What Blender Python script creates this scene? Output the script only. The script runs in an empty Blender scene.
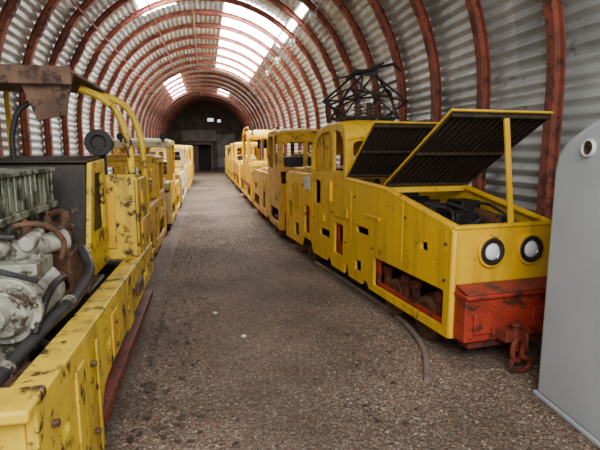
import bpy, bmesh, math, random
import numpy as np
from mathutils import Vector, Matrix
random.seed(7); np.random.seed(7)
C = bpy.context.scene.collection
PI = math.pi
# ------------------------------------------------------------------ materials
def S(r, g, b):
    f = lambda c: (c/255/12.92 if c/255 <= .04045 else ((c/255+.055)/1.055)**2.4)
    return (f(r), f(g), f(b), 1)
def pmat(name, c1, c2=None, rough=.6, metal=0., ns=5, bump=.15, bs=35, wear=None, wa=.5, streak=0, wscale=7):
    m = bpy.data.materials.new(name); m.use_nodes = True
    n = m.node_tree.nodes; l = m.node_tree.links
    b = n['Principled BSDF']; b.inputs['Roughness'].default_value = rough; b.inputs['Metallic'].default_value = metal
    tc = n.new('ShaderNodeTexCoord')
    no = n.new('ShaderNodeTexNoise'); no.inputs['Scale'].default_value = ns; no.inputs['Detail'].default_value = 6
    l.new(tc.outputs['Object'], no.inputs['Vector'])
    rp = n.new('ShaderNodeValToRGB'); rp.color_ramp.elements[0].position = .36; rp.color_ramp.elements[1].position = .64
    rp.color_ramp.elements[0].color = c1; rp.color_ramp.elements[1].color = c2 or c1
    l.new(no.outputs['Fac'], rp.inputs['Fac']); col = rp.outputs['Color']
    if streak:
        mp = n.new('ShaderNodeMapping'); mp.inputs['Scale'].default_value = (9, 9, 1.0)
        s = n.new('ShaderNodeTexNoise'); s.inputs['Scale'].default_value = 1; s.inputs['Detail'].default_value = 6
        l.new(tc.outputs['Object'], mp.inputs['Vector']); l.new(mp.outputs['Vector'], s.inputs['Vector'])
        r2 = n.new('ShaderNodeValToRGB'); r2.color_ramp.elements[0].position = .48; r2.color_ramp.elements[1].position = .8
        r2.color_ramp.elements[0].color = (0, 0, 0, 1); r2.color_ramp.elements[1].color = (streak,)*3+(1,)
        l.new(s.outputs['Fac'], r2.inputs['Fac'])
        mx = n.new('ShaderNodeMixRGB'); l.new(r2.outputs['Color'], mx.inputs[0]); l.new(col, mx.inputs[1]); mx.inputs[2].default_value = S(86, 60, 30)
        col = mx.outputs[0]
    if wear:
        w = n.new('ShaderNodeTexNoise'); w.inputs['Scale'].default_value = wscale; w.inputs['Detail'].default_value = 10; w.inputs['Roughness'].default_value = .7
        l.new(tc.outputs['Object'], w.inputs['Vector'])
        r3 = n.new('ShaderNodeValToRGB'); r3.color_ramp.elements[0].position = 1-wa-.02; r3.color_ramp.elements[1].position = 1-wa+.05
        l.new(w.outputs['Fac'], r3.inputs['Fac'])
        mx = n.new('ShaderNodeMixRGB'); l.new(r3.outputs['Color'], mx.inputs[0]); l.new(col, mx.inputs[1]); mx.inputs[2].default_value = wear
        col = mx.outputs[0]
    l.new(col, b.inputs['Base Color'])
    if bump:
        bn = n.new('ShaderNodeTexNoise'); bn.inputs['Scale'].default_value = bs; bn.inputs['Detail'].default_value = 4
        l.new(tc.outputs['Object'], bn.inputs['Vector'])
        bp = n.new('ShaderNodeBump'); bp.inputs['Strength'].default_value = bump; bp.inputs['Distance'].default_value = .01
        l.new(bn.outputs['Fac'], bp.inputs['Height']); l.new(bp.outputs['Normal'], b.inputs['Normal'])
    return m
def emis(name, c, s):
    m = bpy.data.materials.new(name); m.use_nodes = True; b = m.node_tree.nodes['Principled BSDF']
    b.inputs['Base Color'].default_value = c; b.inputs['Emission Color'].default_value = c; b.inputs['Emission Strength'].default_value = s
    return m
YEL = pmat('yellow_paint', S(244, 192, 8), S(234, 182, 26), .5, 0, 3, .12, 30, S(128, 82, 28), .39, .42)
YELD = pmat('dirty_yellow_paint', S(228, 178, 26), S(202, 152, 32), .6, 0, 4, .2, 25, S(78, 54, 30), .425, .55)
YELL = pmat('worn_yellow_paint', S(236, 198, 34), S(212, 174, 50), .55, 0, 5, .3, 22, S(72, 50, 30), .45, .6, 9)
OCH = pmat('ochre_paint', S(212, 164, 52), S(180, 134, 50), .65, 0, 4, .2, 25, S(78, 56, 34), .43, .55)
CREAM = pmat('cream_paint', S(216, 206, 174), S(188, 174, 132), .6, 0, 4, .2, 25, S(96, 76, 48), .41, .55)
REDP = pmat('red_paint', S(184, 58, 34), S(150, 46, 30), .6, 0, 5, .25, 30, S(84, 44, 30), .46, .4)
REDT = pmat('scuffed_red_paint', S(160, 62, 44), S(118, 54, 42), .7, 0, 7, .35, 30, S(84, 58, 46), .48)
RED2 = pmat('red_brown_paint', S(122, 52, 36), S(86, 40, 30), .7, 0, 6, .3, 30, S(54, 34, 26), .45)
HOOK = pmat('rusty_red_iron', S(142, 58, 40), S(104, 46, 34), .7, .1, 8, .4, 30, S(70, 40, 30), .45)
ARCH = pmat('rust_red_steel', S(146, 76, 54), S(118, 64, 48), .85, 0, 3, .3, 30, S(82, 48, 38), .47)
RUST = pmat('rusted_sheet', S(122, 92, 72), S(88, 66, 52), .85, .1, 6, .4, 25, S(60, 44, 36), .48)
BLK = pmat('black_metal', S(30, 29, 28), S(46, 42, 38), .6, .2, 8, .2, 30)
DARK = pmat('oily_dark', S(42, 35, 29), S(24, 21, 19), .55, .2, 10, .5, 25)
COWL = pmat('grimy_dark_paint', S(60, 50, 36), S(36, 32, 26), .6, .1, 5, .3, 25, S(120, 94, 36), .37)
LIDM = pmat('lid_underside', S(34, 29, 24), S(52, 42, 32), .7, .1, 6, .2, 30)
LIDR = pmat('lid_slat_brown', S(70, 56, 40), S(48, 39, 30), .7, .1, 6, .2, 30)
GRYG = pmat('mossy_grey', S(160, 164, 142), S(118, 124, 100), .8, 0, 6, .4, 25, S(60, 60, 40), .48, .7)
ALU = pmat('dirty_aluminium', S(178, 178, 162), S(132, 130, 114), .5, .2, 9, .4, 25, S(70, 58, 42), .47, .5)
BRN = pmat('brown_casting', S(112, 76, 52), S(74, 52, 36), .7, .1, 9, .4, 25, S(42, 33, 26), .45)
RUB = pmat('rubber', S(62, 60, 60), S(42, 41, 41), .5, 0, 8, .1)
GREYC = pmat('grey_cabinet_paint', S(190, 195, 198), S(178, 184, 188), .5, 0, 2, .05, 12)
WHITE = pmat('white_paint', S(225, 224, 216), S(205, 204, 196), .6, 0, 5, .05)
CHR = pmat('reflector_chrome', S(240, 240, 238), S(228, 228, 226), .12, 1., 4, 0)
GLS = pmat('lamp_glass', S(252, 252, 250), S(236, 238, 238), .08, 0, 30, .35, 45)
CAB = pmat('cable_grey', S(132, 118, 104), S(112, 100, 90), .7, 0, 9, .1)
ENDM = pmat('dark_end_wall', S(86, 74, 66), S(60, 52, 47), .9, 0, 2, .3, 8)
ENDP = pmat('grey_end_panel', S(126, 118, 112), S(98, 92, 88), .8, 0, 2, .1, 8)
DOORM = pmat('door_brown', S(44, 36, 33), S(34, 29, 27), .8, 0, 3, .1)
PINK = pmat('faded_red_panel', S(124, 92, 82), S(100, 76, 68), .8, 0, 3, .1)
SKYL = emis('skylight_sheet', (.97, .985, 1, 1), 30)
SKYW = emis('small_window_pane', (.95, .98, 1, 1), 1.2)
def sheetmat():
    m = pmat('galvanised_sheet', S(190, 193, 190), S(158, 162, 160), .5, .22, 1.6, .12, 18, S(122, 110, 94), .39)
    n = m.node_tree.nodes; l = m.node_tree.links; b = n['Principled BSDF']
    src = b.inputs['Base Color'].links[0].from_socket
    tc = n.new('ShaderNodeTexCoord'); sp = n.new('ShaderNodeSeparateXYZ'); l.new(tc.outputs['Object'], sp.inputs[0])
    def fl(sock, k):
        a = n.new('ShaderNodeMath'); a.operation = 'MULTIPLY'; a.inputs[1].default_value = k; l.new(sock, a.inputs[0])
        f = n.new('ShaderNodeMath'); f.operation = 'FLOOR'; l.new(a.outputs[0], f.inputs[0]); return f.outputs[0]
    cb = n.new('ShaderNodeCombineXYZ'); l.new(fl(sp.outputs['Y'], 1/1.15), cb.inputs[0]); l.new(fl(sp.outputs['Z'], 1.25), cb.inputs[1])
    wn = n.new('ShaderNodeTexWhiteNoise'); l.new(cb.outputs[0], wn.inputs['Vector'])
    mr = n.new('ShaderNodeMapRange'); mr.inputs['To Min'].default_value = .66; mr.inputs['To Max'].default_value = 1.15
    l.new(wn.outputs['Value'], mr.inputs['Value'])
    mx = n.new('ShaderNodeMixRGB'); mx.blend_type = 'MULTIPLY'; mx.inputs[0].default_value = 1
    l.new(src, mx.inputs[1]); l.new(mr.outputs[0], mx.inputs[2]); l.new(mx.outputs[0], b.inputs['Base Color'])
    return m
SHEET = sheetmat()
def gravelmat(name, island):
    m = bpy.data.materials.new(name); m.use_nodes = True; n = m.node_tree.nodes; l = m.node_tree.links; b = n['Principled BSDF']
    b.inputs['Roughness'].default_value = .9
    tc = n.new('ShaderNodeTexCoord')
    rp = n.new('ShaderNodeValToRGB'); cr = rp.color_ramp
    k = .93 if island else .78
    q = lambda r, g, b_: S(r*k, g*k, b_*k)
    cols = [(0, q(112, 84, 68)), (.25, q(158, 130, 108)), (.5, q(138, 106, 86)), (.7, q(172, 148, 124)), (.88, q(130, 116, 102)), (1, q(204, 186, 164))]
    cr.elements[0].position = 0; cr.elements[0].color = cols[0][1]; cr.elements[1].position = 1; cr.elements[1].color = cols[-1][1]
    for p, c in cols[1:-1]:
        e = cr.elements.new(p); e.color = c
    if island:
        g = n.new('ShaderNodeNewGeometry'); l.new(g.outputs['Random Per Island'], rp.inputs['Fac'])
    else:
        v = n.new('ShaderNodeTexVoronoi'); v.inputs['Scale'].default_value = 56; l.new(tc.outputs['Object'], v.inputs['Vector'])
        sp = n.new('ShaderNodeSeparateColor'); l.new(v.outputs['Color'], sp.inputs[0]); l.new(sp.outputs[0], rp.inputs['Fac'])
        bp = n.new('ShaderNodeBump'); bp.inputs['Strength'].default_value = .9; bp.inputs['Distance'].default_value = .015; bp.invert = True
        l.new(v.outputs['Distance'], bp.inputs['Height']); l.new(bp.outputs['Normal'], b.inputs['Normal'])
    no = n.new('ShaderNodeTexNoise'); no.inputs['Scale'].default_value = .75; no.inputs['Detail'].default_value = 7
    l.new(tc.outputs['Object'], no.inputs['Vector'])
    mr = n.new('ShaderNodeMapRange'); mr.inputs['From Min'].default_value = .38; mr.inputs['From Max'].default_value = .6; mr.inputs['To Min'].default_value = .6; mr.inputs['To Max'].default_value = 1.08
    l.new(no.outputs['Fac'], mr.inputs['Value'])
    mx = n.new('ShaderNodeMixRGB'); mx.blend_type = 'MULTIPLY'; mx.inputs[0].default_value = 1
    l.new(rp.outputs['Color'], mx.inputs[1]); l.new(mr.outputs[0], mx.inputs[2]); l.new(mx.outputs[0], b.inputs['Base Color'])
    return m
GRAVF = gravelmat('gravel_ground', False); GRAVS = gravelmat('gravel_stones', True)
# ------------------------------------------------------------------ geometry helpers
def thing(name, label, cat, loc=(0, 0, 0), rz=0, group=None):
    o = bpy.data.objects.new(name, None); C.objects.link(o); o.location = loc; o.rotation_euler = (0, 0, rz); o.empty_display_size = .1
    o['label'] = label; o['category'] = cat
    if group: o['group'] = group
    return o
def tag(o, label, cat, group=None, kind=None):
    o['label'] = label; o['category'] = cat
    if group: o['group'] = group
    if kind: o['kind'] = kind
    return o
def rr(a0, b0, a1, b1, r=.04, k=4):
    out = []
    for cx, cy, s in ((a1-r, b0+r, -90), (a1-r, b1-r, 0), (a0+r, b1-r, 90), (a0+r, b0+r, 180)):
        for i in range(k+1):
            t = math.radians(s+90*i/k); out.append((cx+r*math.cos(t), cy+r*math.sin(t)))
    return out
def spl(pts, k=6):
    P = [Vector(p) for p in pts]; P = [P[0]*2-P[1]]+P+[P[-1]*2-P[-2]]; out = []
    for i in range(1, len(P)-2):
        for j in range(k):
            t = j/k; a, b, c, d = P[i-1:i+3]
            out.append(.5*((2*b)+(c-a)*t+(2*a-5*b+4*c-d)*t*t+(3*b-a-3*c+d)*t**3))
    out.append(P[-2]); return out
class G:
    def __init__(s, off=(0, 0, 0)): s.bm = bmesh.new(); s.off = Vector(off)
    def face(s, vs):
        try: s.bm.faces.new(vs)
        except ValueError: pass
    def hexa(s, p):
        v = [s.bm.verts.new(Vector(q)) for q in p]
        for f in ((0, 3, 2, 1), (4, 5, 6, 7), (0, 1, 5, 4), (1, 2, 6, 5), (2, 3, 7, 6), (3, 0, 4, 7)): s.face([v[i] for i in f])
        return s
    def box(s, x0, x1, y0, y1, z0, z1):
        return s.hexa([(x0, y0, z0), (x1, y0, z0), (x1, y1, z0), (x0, y1, z0), (x0, y0, z1), (x1, y0, z1), (x1, y1, z1), (x0, y1, z1)])
    def slab(s, a, b, c, d, th):
        a, b, c, d = map(Vector, (a, b, c, d)); n = (b-a).cross(d-a).normalized()*th
        return s.hexa([a, b, c, d, a+n, b+n, c+n, d+n])
    def cyl(s, p0, p1, r, r2=None, seg=20):
        p0 = Vector(p0); p1 = Vector(p1); r2 = r if r2 is None else r2
        z = (p1-p0).normalized(); x = z.orthogonal().normalized(); y = z.cross(x)
        A = [s.bm.verts.new(p0+(x*math.cos(t)+y*math.sin(t))*r) for t in [2*PI*i/seg for i in range(seg)]]
        B = [s.bm.verts.new(p1+(x*math.cos(t)+y*math.sin(t))*r2) for t in [2*PI*i/seg for i in range(seg)]]
        for i in range(seg): s.face([A[i], A[(i+1) % seg], B[(i+1) % seg], B[i]])
        s.face(A[::-1]); s.face(B); return s
    def ring(s, c, ax, ro, ri, h, seg=28):
        c = Vector(c); z = Vector(ax).normalized(); x = z.orthogonal().normalized(); y = z.cross(x); Rr = []
        for (r, hh) in ((ri, 0), (ro, 0), (ro, h), (ri, h)):
            Rr.append([s.bm.verts.new(c+z*hh+(x*math.cos(t)+y*math.sin(t))*r) for t in [2*PI*i/seg for i in range(seg)]])
        for k in range(4):
            A, B = Rr[k], Rr[(k+1) % 4]
            for i in range(seg): s.face([A[i], A[(i+1) % seg], B[(i+1) % seg], B[i]])
        return s
    def tube(s, pts, r, seg=10, closed=False):
        P = [Vector(p) for p in pts]; n = len(P); rings = []; x = None
        for i in range(n):
            t = (P[(i+1) % n]-P[i-1]) if closed else (P[min(i+1, n-1)]-P[max(i-1, 0)])
            t.normalize()
            if x is None: x = t.orthogonal().normalized()
            x = (x-t*x.dot(t)).normalized(); y = t.cross(x)
            rings.append([s.bm.verts.new(P[i]+(x*math.cos(a)+y*math.sin(a))*r) for a in [2*PI*k/seg for k in range(seg)]])
        for i in range(n if closed else n-1):
            A, B = rings[i], rings[(i+1) % n]
            for k in range(seg): s.face([A[k], A[(k+1) % seg], B[(k+1) % seg], B[k]])
        if not closed: s.face(rings[0][::-1]); s.face(rings[-1])
        return s
    def torus(s, c, ax, Rr, r, seg=24, rs=8, sc=1):
        c = Vector(c); z = Vector(ax).normalized(); x = z.orthogonal().normalized(); y = z.cross(x)
        return s.tube([c+x*math.cos(t)*Rr+y*math.sin(t)*Rr*sc for t in [2*PI*i/seg for i in range(seg)]], r, rs, True)
    def link(s, c, rz, w, h, r):
        c = Vector(c); u = Vector((math.cos(rz), math.sin(rz), 0))
        return s.tube([c+u*math.cos(t)*w+Vector((0, 0, 1))*math.sin(t)*h for t in [2*PI*i/20 for i in range(20)]], r, 8, True)
    def ball(s, c, r, sc=(1, 1, 1)):
        m = Matrix.Translation(Vector(c)) @ Matrix.Diagonal((r*sc[0], r*sc[1], r*sc[2], 1))
        bmesh.ops.create_uvsphere(s.bm, u_segments=16, v_segments=10, radius=1, matrix=m); return s
    def plate(s, outl, holes, th, plane, off):
        cu = bpy.data.curves.new('tmp', 'CURVE'); cu.dimensions = '2D'; cu.fill_mode = 'BOTH'; cu.extrude = th/2
        for pl in [outl]+list(holes):
            sp = cu.splines.new('POLY'); sp.points.add(len(pl)-1)
            for q, p in zip(sp.points, pl): q.co = (p[0], p[1], 0, 1)
            sp.use_cyclic_u = True
        ob = bpy.data.objects.new('tmp', cu); me = bpy.data.meshes.new_from_object(ob)
        co = {'x': lambda v: (off+v.z, v.x, v.y), 'y': lambda v: (v.x, off+v.z, v.y), 'z': lambda v: (v.x, v.y, off+v.z)}[plane]
        for v in me.vertices: v.co = co(v.co.copy())
        s.bm.from_mesh(me); bpy.data.objects.remove(ob); bpy.data.curves.remove(cu); bpy.data.meshes.remove(me); return s
    def done(s, name, mat, parent=None, bevel=.005, seg=2):
        bmesh.ops.remove_doubles(s.bm, verts=s.bm.verts, dist=1e-5)
        bmesh.ops.recalc_face_normals(s.bm, faces=s.bm.faces)
        if s.off.length: bmesh.ops.translate(s.bm, verts=s.bm.verts, vec=-s.off)
        me = bpy.data.meshes.new(name); s.bm.to_mesh(me); s.bm.free()
        for p in me.polygons: p.use_smooth = True
        me.set_sharp_from_angle(angle=math.radians(32)); me.materials.append(mat)
        o = bpy.data.objects.new(name, me); C.objects.link(o)
        if parent: o.parent = parent
        if bevel:
            b = o.modifiers.new('bevel', 'BEVEL'); b.width = bevel; b.segments = seg; b.limit_method = 'ANGLE'; b.angle_limit = math.radians(40)
        return o
def struct(o): o['kind'] = 'structure'; return o
# ------------------------------------------------------------------ camera
H = 1.6; f = 480.
cam = bpy.data.cameras.new('camera'); co = bpy.data.objects.new('camera', cam); C.objects.link(co)
cam.sensor_fit = 'HORIZONTAL'; cam.sensor_width = 36; cam.lens = 36*f/600
co.location = (0, 0, H); co.rotation_euler = (PI/2-math.radians(8.88), 0, -math.radians(11.06)); cam.clip_start = .05
bpy.context.scene.camera = co
# ------------------------------------------------------------------ the tunnel shell
XC, ZC, R = .15, 2.15, 3.05; YN, YF = -1.6, 38.0
def arc_pt(s, rad):
    return (XC+rad*math.cos(math.radians(s)), ZC+rad*math.sin(math.radians(s)))
def corr_profile(a0, a1, leg=None):
    pts = []; pitch = .13; st = pitch/6
    if leg == 'right':
        n = int(ZC/st)
        for i in range(n): z = -.02+i*st*(ZC+.02)/(n*st); pts.append((XC+R+.014*math.sin(2*PI*z/pitch), z))
    L = math.radians(abs(a1-a0))*R; n = int(L/st)
    for i in range(n+1):
        a = math.radians(a0+(a1-a0)*i/n); q = a*R; rad = R+.014*math.sin(2*PI*q/pitch)
        pts.append((XC+rad*math.cos(a), ZC+rad*math.sin(a)))
    if leg == 'left':
        n = int(ZC/st)
        for i in range(1, n+1): z = ZC-i*(ZC+.02)/n; pts.append((XC-R-.014*math.sin(2*PI*z/pitch), z))
    return pts
def shell(name, spans):
    g = G()
    for prof, y0, y1 in spans:
        ny = max(1, round((y1-y0)/2.3)); prev = None
        for j in range(ny+1):
            y = y0+(y1-y0)*j/ny
            row = [g.bm.verts.new((x, y, z)) for x, z in prof]
            if prev:
                for i in range(len(row)-1): g.face([prev[i], prev[i+1], row[i+1], row[i]])
            prev = row
    o = g.done(name, SHEET, None, 0); struct(o)
    md = o.modifiers.new('thick', 'SOLIDIFY'); md.thickness = .01; md.offset = 1
    return o
shell('wall_right', [(corr_profile(0, 35, 'right'), YN, YF)])
shell('wall_left', [(corr_profile(145, 180, 'left'), YN, YF)])
sky = [(53, 82, 12.0, 22.0), (112, 128, 23.0, 30.0), (104, 120, 11.2, 12.7), (49, 52, 10.0, 14.0), (64, 76, 28.5, 32.0)]
spans = []
cuts = sorted({YN, YF, *[q for s_ in sky for q in s_[2:]]})
for y0, y1 in zip(cuts[:-1], cuts[1:]):
    hs = sorted([(a, b) for a, b, p, q in sky if p <= y0+1e-6 and q >= y1-1e-6]); a = 35
    for h0, h1 in hs: spans.append((corr_profile(a, h0), y0, y1)); a = h1
    spans.append((corr_profile(a, 145), y0, y1))
shell('ceiling', spans)
for i, (a0, a1, y0, y1) in enumerate(sky):
    g = G(); prof = corr_profile(a0, a1); ny = max(1, int((y1-y0)/2)); prev = None
    for j in range(ny+1):
        row = [g.bm.verts.new((x, y0+(y1-y0)*j/ny, z)) for x, z in prof]
        if prev:
            for k in range(len(row)-1): g.face([prev[k], prev[k+1], row[k+1], row[k]])
        prev = row
    struct(g.done('window_%d' % (i+1), SKYL, None, 0))
g = G().box(-3.6, 4.0, -3, YF+3, -.2, 0); struct(g.done('floor', GRAVF, None, 0))
out = [(XC+R, 0)]+[arc_pt(a, R) for a in range(0, 181, 5)]+[(XC-R, 0)]
struct(G().plate(out, [rr(-1.15, -.0+.001, .45, 2.0, .001, 1), rr(.25, 3.75, .7, 4.0, .02), rr(1.0, 3.7, 1.25, 3.9, .02)], .1, 'y', YF+.05).done('wall_end', ENDM, None, 0))
struct(G().box(-1.3, .6, YF+.9, YF+1.0, 0, 2.2).box(-1.3, -1.2, YF+.1, YF+.9, 0, 2.2).box(.5, .6, YF+.1, YF+.9, 0, 2.2).box(-1.3, .6, YF+.1, YF+1, 2.1, 2.2).done('wall_porch', DOORM, None, 0))
struct(G().box(-1.12, -.5, YF+.3, YF+.36, .02, 1.95).done('door_1', PINK))
struct(G().plate(rr(-1.27, 0, .57, 2.12, .001, 1), [rr(-1.15, -.01, .45, 2.0, .001, 1)], .06, 'y', YF-.03).done('trim_1', PINK, None, .004))
struct(G().plate(rr(-1.7, 2.3, .9, 3.1, .02), [], .03, 'y', YF-.02).done('trim_2', ENDP, None, .004))
struct(G().plate(rr(.95, .3, 2.3, 2.8, .02), [], .03, 'y', YF-.02).done('trim_3', ENDP, None, .004))
struct(G().box(.2, .75, YF+.11, YF+.13, 3.7, 4.05).done('window_6', SKYW, None, 0)); struct(G().box(.95, 1.3, YF+.11, YF+.13, 3.65, 3.95).done('window_7', SKYW, None, 0))
# ------------------------------------------------------------------ steel arches
DP = .11
def arch_mesh():
    g = G(); w, dp, tf = .055, DP, .012
    prof = [(-w, 0), (w, 0), (w, tf), (.006, tf+.006), (.006, dp-tf-.006), (w, dp-tf), (w, dp), (-w, dp), (-w, dp-tf), (-.006, dp-tf-.006), (-.006, tf+.006), (-w, tf)]
    rin = R-.025-dp; path = [((XC+rin), 0, 1, 0), (XC+rin, 1.1, 1, 0)]
    for i in range(0, 49):
        a = PI*i/48; path.append((XC+rin*math.cos(a), ZC+rin*math.sin(a), math.cos(a), math.sin(a)))
    path += [(XC-rin, 1.1, -1, 0), (XC-rin, 0, -1, 0)]; prev = None
    for x, z, nx, nz in path:
        row = [g.bm.verts.new((x+nx*d, y, z+nz*d)) for y, d in prof]
        if prev:
            for k in range(12): g.face([prev[k], prev[(k+1) % 12], row[(k+1) % 12], row[k]])
        else: g.face(row[::-1])
        prev = row
    g.face(prev)
    return g
words = ['first', 'second', 'third', 'fourth', 'fifth', 'sixth', 'seventh', 'eighth', 'ninth', 'tenth', 'eleventh', 'twelfth']
arch0 = None
rin = R-.025-DP
ys = [2.8+1.15*i for i in range(8)]
while ys[-1] < 36: ys.append(ys[-1]+min(1.5, ys[-1]-ys[-2]+.06))
for i, y in enumerate(ys):
    lab = ('rust-red steel arch rib, %s of the visible ribs counted from the near end' % words[i-1]) if 1 <= i <= 12 else ('rust-red steel arch rib hidden low behind the grey cabinet, closest to the camera' if i == 0 else 'distant rust-red steel arch rib in the far part of the tunnel')
    t = thing('steel_arch', lab, 'arch rib', (0, y, 0), 0, 'steel arch ribs')
    if arch0 is None:
        rib = arch_mesh().done('rib', ARCH, t, 0); kids = [rib]
        for a in (28, 90, 152):
            g = G(); x, z = arc_pt(a, rin-.006); ax = Vector((-math.sin(math.radians(a)), 0, math.cos(math.radians(a)))); nx = Vector((math.cos(math.radians(a)), 0, math.sin(math.radians(a))))
            c = Vector((x, 0, z)); p = [c+ax*s*.2+Vector((0, q*.045, 0)) for s, q in ((-1, -1), (1, -1), (1, 1), (-1, 1))]
            g.slab(*p, .014)
            for s in (-.14, -.05, .05, .14):
                for q in (-.028, .028): g.cyl(c+ax*s+Vector((0, q, 0))-nx*.022, c+ax*s+Vector((0, q, 0)), .012, seg=6)
            kids.append(g.done('splice_plate', RED2, t, .002))
        arch0 = t
    else:
        for k in kids:
            c = k.copy(); C.objects.link(c); c.parent = t
pl = {97: 'along the crown of the roof', 116: 'left of the roof crown', 140: 'high on the left wall'}
for a, w_ in pl.items():
    x, z = arc_pt(a, rin-.022)
    tag(G().cyl((x, 2.6, z), (x, YF-.1, z), .018, seg=10).done('tie_bar', ARCH, None, 0), 'long thin rust-red tie bar running %s' % w_, 'tie bar', 'tie bars under the arches')
x, z = arc_pt(46, rin-.075)
cd = thing('cable_conduit', 'pale conduit with junction boxes clipped under the right side of the roof', 'conduit', (x, 5, z))
G().cyl((0, 0, 0), (0, 20, 0), .014, seg=10).done('pipe', CAB, cd, 0)
for y in (2.2, 4.5, 6.8, 9.1, 11.4): G().box(-.06, .06, y, y+.14, -.07, .02).cyl((0, y+.07, -.07), (0, y+.07, -.14), .02, .05, 12).done('junction_box', WHITE, cd, .006)
# ------------------------------------------------------------------ ground stuff
def stones(n, xr, yr, rmin, rmax, name, pw):
    base = np.array([(1, 0, 0), (-1, 0, 0), (0, 1, 0), (0, -1, 0), (0, 0, 1), (0, 0, -1)], float)
    fc = np.array([(0, 2, 4), (2, 1, 4), (1, 3, 4), (3, 0, 4), (2, 0, 5), (1, 2, 5), (3, 1, 5), (0, 3, 5)])
    y = yr[0]+(yr[1]-yr[0])*np.random.rand(n)**pw; x = xr[0]+(xr[1]-xr[0])*np.random.rand(n)
    r = rmin+(rmax-rmin)*np.random.rand(n)**2
    path = np.exp(-((x-.35)/.4)**2); r = r*(1-.3*path)
    lim = np.where(y > 8.1, 1.2, 1.77-.105*(y-3.18)-.01)
    ok = (x > -.52) & ~((y > 3.0) & (x > lim)) & ~((x > 2.02) & (y < 2.68)); x, y, r = x[ok], y[ok], r[ok]; n = len(x)
    th = np.random.rand(n)*2*PI; V = base[None]*(1+.5*(np.random.rand(n, 6, 1)-.5)); V[:, :, 0] *= 1.2; V[:, :, 2] *= .62
    V += (np.random.rand(n, 6, 3)-.5)*.35
    c, s = np.cos(th)[:, None], np.sin(th)[:, None]
    X = (V[:, :, 0]*c-V[:, :, 1]*s)*r[:, None]+x[:, None]; Y = (V[:, :, 0]*s+V[:, :, 1]*c)*r[:, None]+y[:, None]; Z = V[:, :, 2]*r[:, None]+(r*.26)[:, None]
    vs = np.stack([X, Y, Z], -1).reshape(-1, 3); fs = (fc[None]+6*np.arange(n)[:, None, None]).reshape(-1, 3)
    me = bpy.data.meshes.new(name); me.from_pydata(vs.tolist(), [], fs.tolist()); me.materials.append(GRAVS)
    o = bpy.data.objects.new(name, me); C.objects.link(o); return o
tag(stones(120000, (-.6, 2.7), (1.0, 22), .0045, .0125, 'gravel', 2.2), 'loose reddish-brown gravel covering the aisle between the locomotives', 'gravel', None, 'stuff')
g = G()
for i in range(230):
    x = max(-.45, random.gauss(-.33, .17)); y = random.uniform(1.8, 5.5)
    if i > 170: x = random.uniform(-.4, 1.5); y = random.uniform(1.5, 6)
    a = random.uniform(0, 6.3); r = random.uniform(.012, .03); p = []
    for k, q in ((0, 1.3), (.6, .8), (1.7, .5), (PI, 1.1), (-1.7, .5), (-.6, .8)): p.append(g.bm.verts.new((x+r*q*math.cos(a+k), y+r*q*math.sin(a+k), .014+random.uniform(0, .01))))
    g.face(p)
tag(g.done('leaf_litter', pmat('dead_leaf', S(50, 37, 29), S(82, 66, 50), .8), None, 0), 'dead brown leaves scattered on the gravel', 'leaves', None, 'stuff')
for (x, y, s), lb in zip(((.28, 3.95, .02), (.05, 4.6, .018)), ('small white stone lying in the middle of the gravel aisle', 'small white stone on the gravel a little farther and left of another')):
    tag(G().ball((x, y, .02), s, (1.2, .9, .7)).done('white_stone', WHITE, None, 0), lb, 'stone')
pts = [(1.5, 6.5, .022), (1.62, 5.6, .022), (1.7, 4.9, .022), (1.76, 4.3, .022), (1.75, 3.8, .024), (1.66, 3.35, .024), (1.47, 2.9, .024)]
tag(G().tube(spl(pts), .024).done('ground_cable', CAB, None, 0), 'grey-brown cable lying in a bend on the gravel beside the right front locomotive', 'cable')
# ------------------------------------------------------------------ generic wheel / headlight
def wheel(par, x, y, r, side, mat=RED2):
    g = G().cyl((x, y, r), (x+side*.07, y, r), r).cyl((x-side*.02, y, r), (x, y, r), r*1.1).ring((x+side*.07, y, r), (side, 0, 0), r*.95, r*.7, .015).cyl((x+side*.07, y, r), (x+side*.1, y, r), r*.3)
    return g.done('wheel', mat, par, .004)
def headlight(par, x, y, z, r, ym=-1, body=YEL):
    g = G().ring((x, y, z), (0, ym, 0), r, r*.84, .03).cyl((x, y, z), (x, y+ym*.006, z), r*.9)
    o = g.done('headlight', body, par, .005)
    G().ring((x, y+ym*.006, z), (0, ym, 0), r*.84, r*.66, .035).done('lamp_rim', BLK, o, .004)
    G().ring((x, y+ym*.008, z), (0, ym, 0), r*.67, r*.5, .022).done('reflector', CHR, o, .004)
    G().ball((x, y+ym*.02, z), r*.52, (1, .4, 1)).done('lens', GLS, o, 0)
    return o
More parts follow.
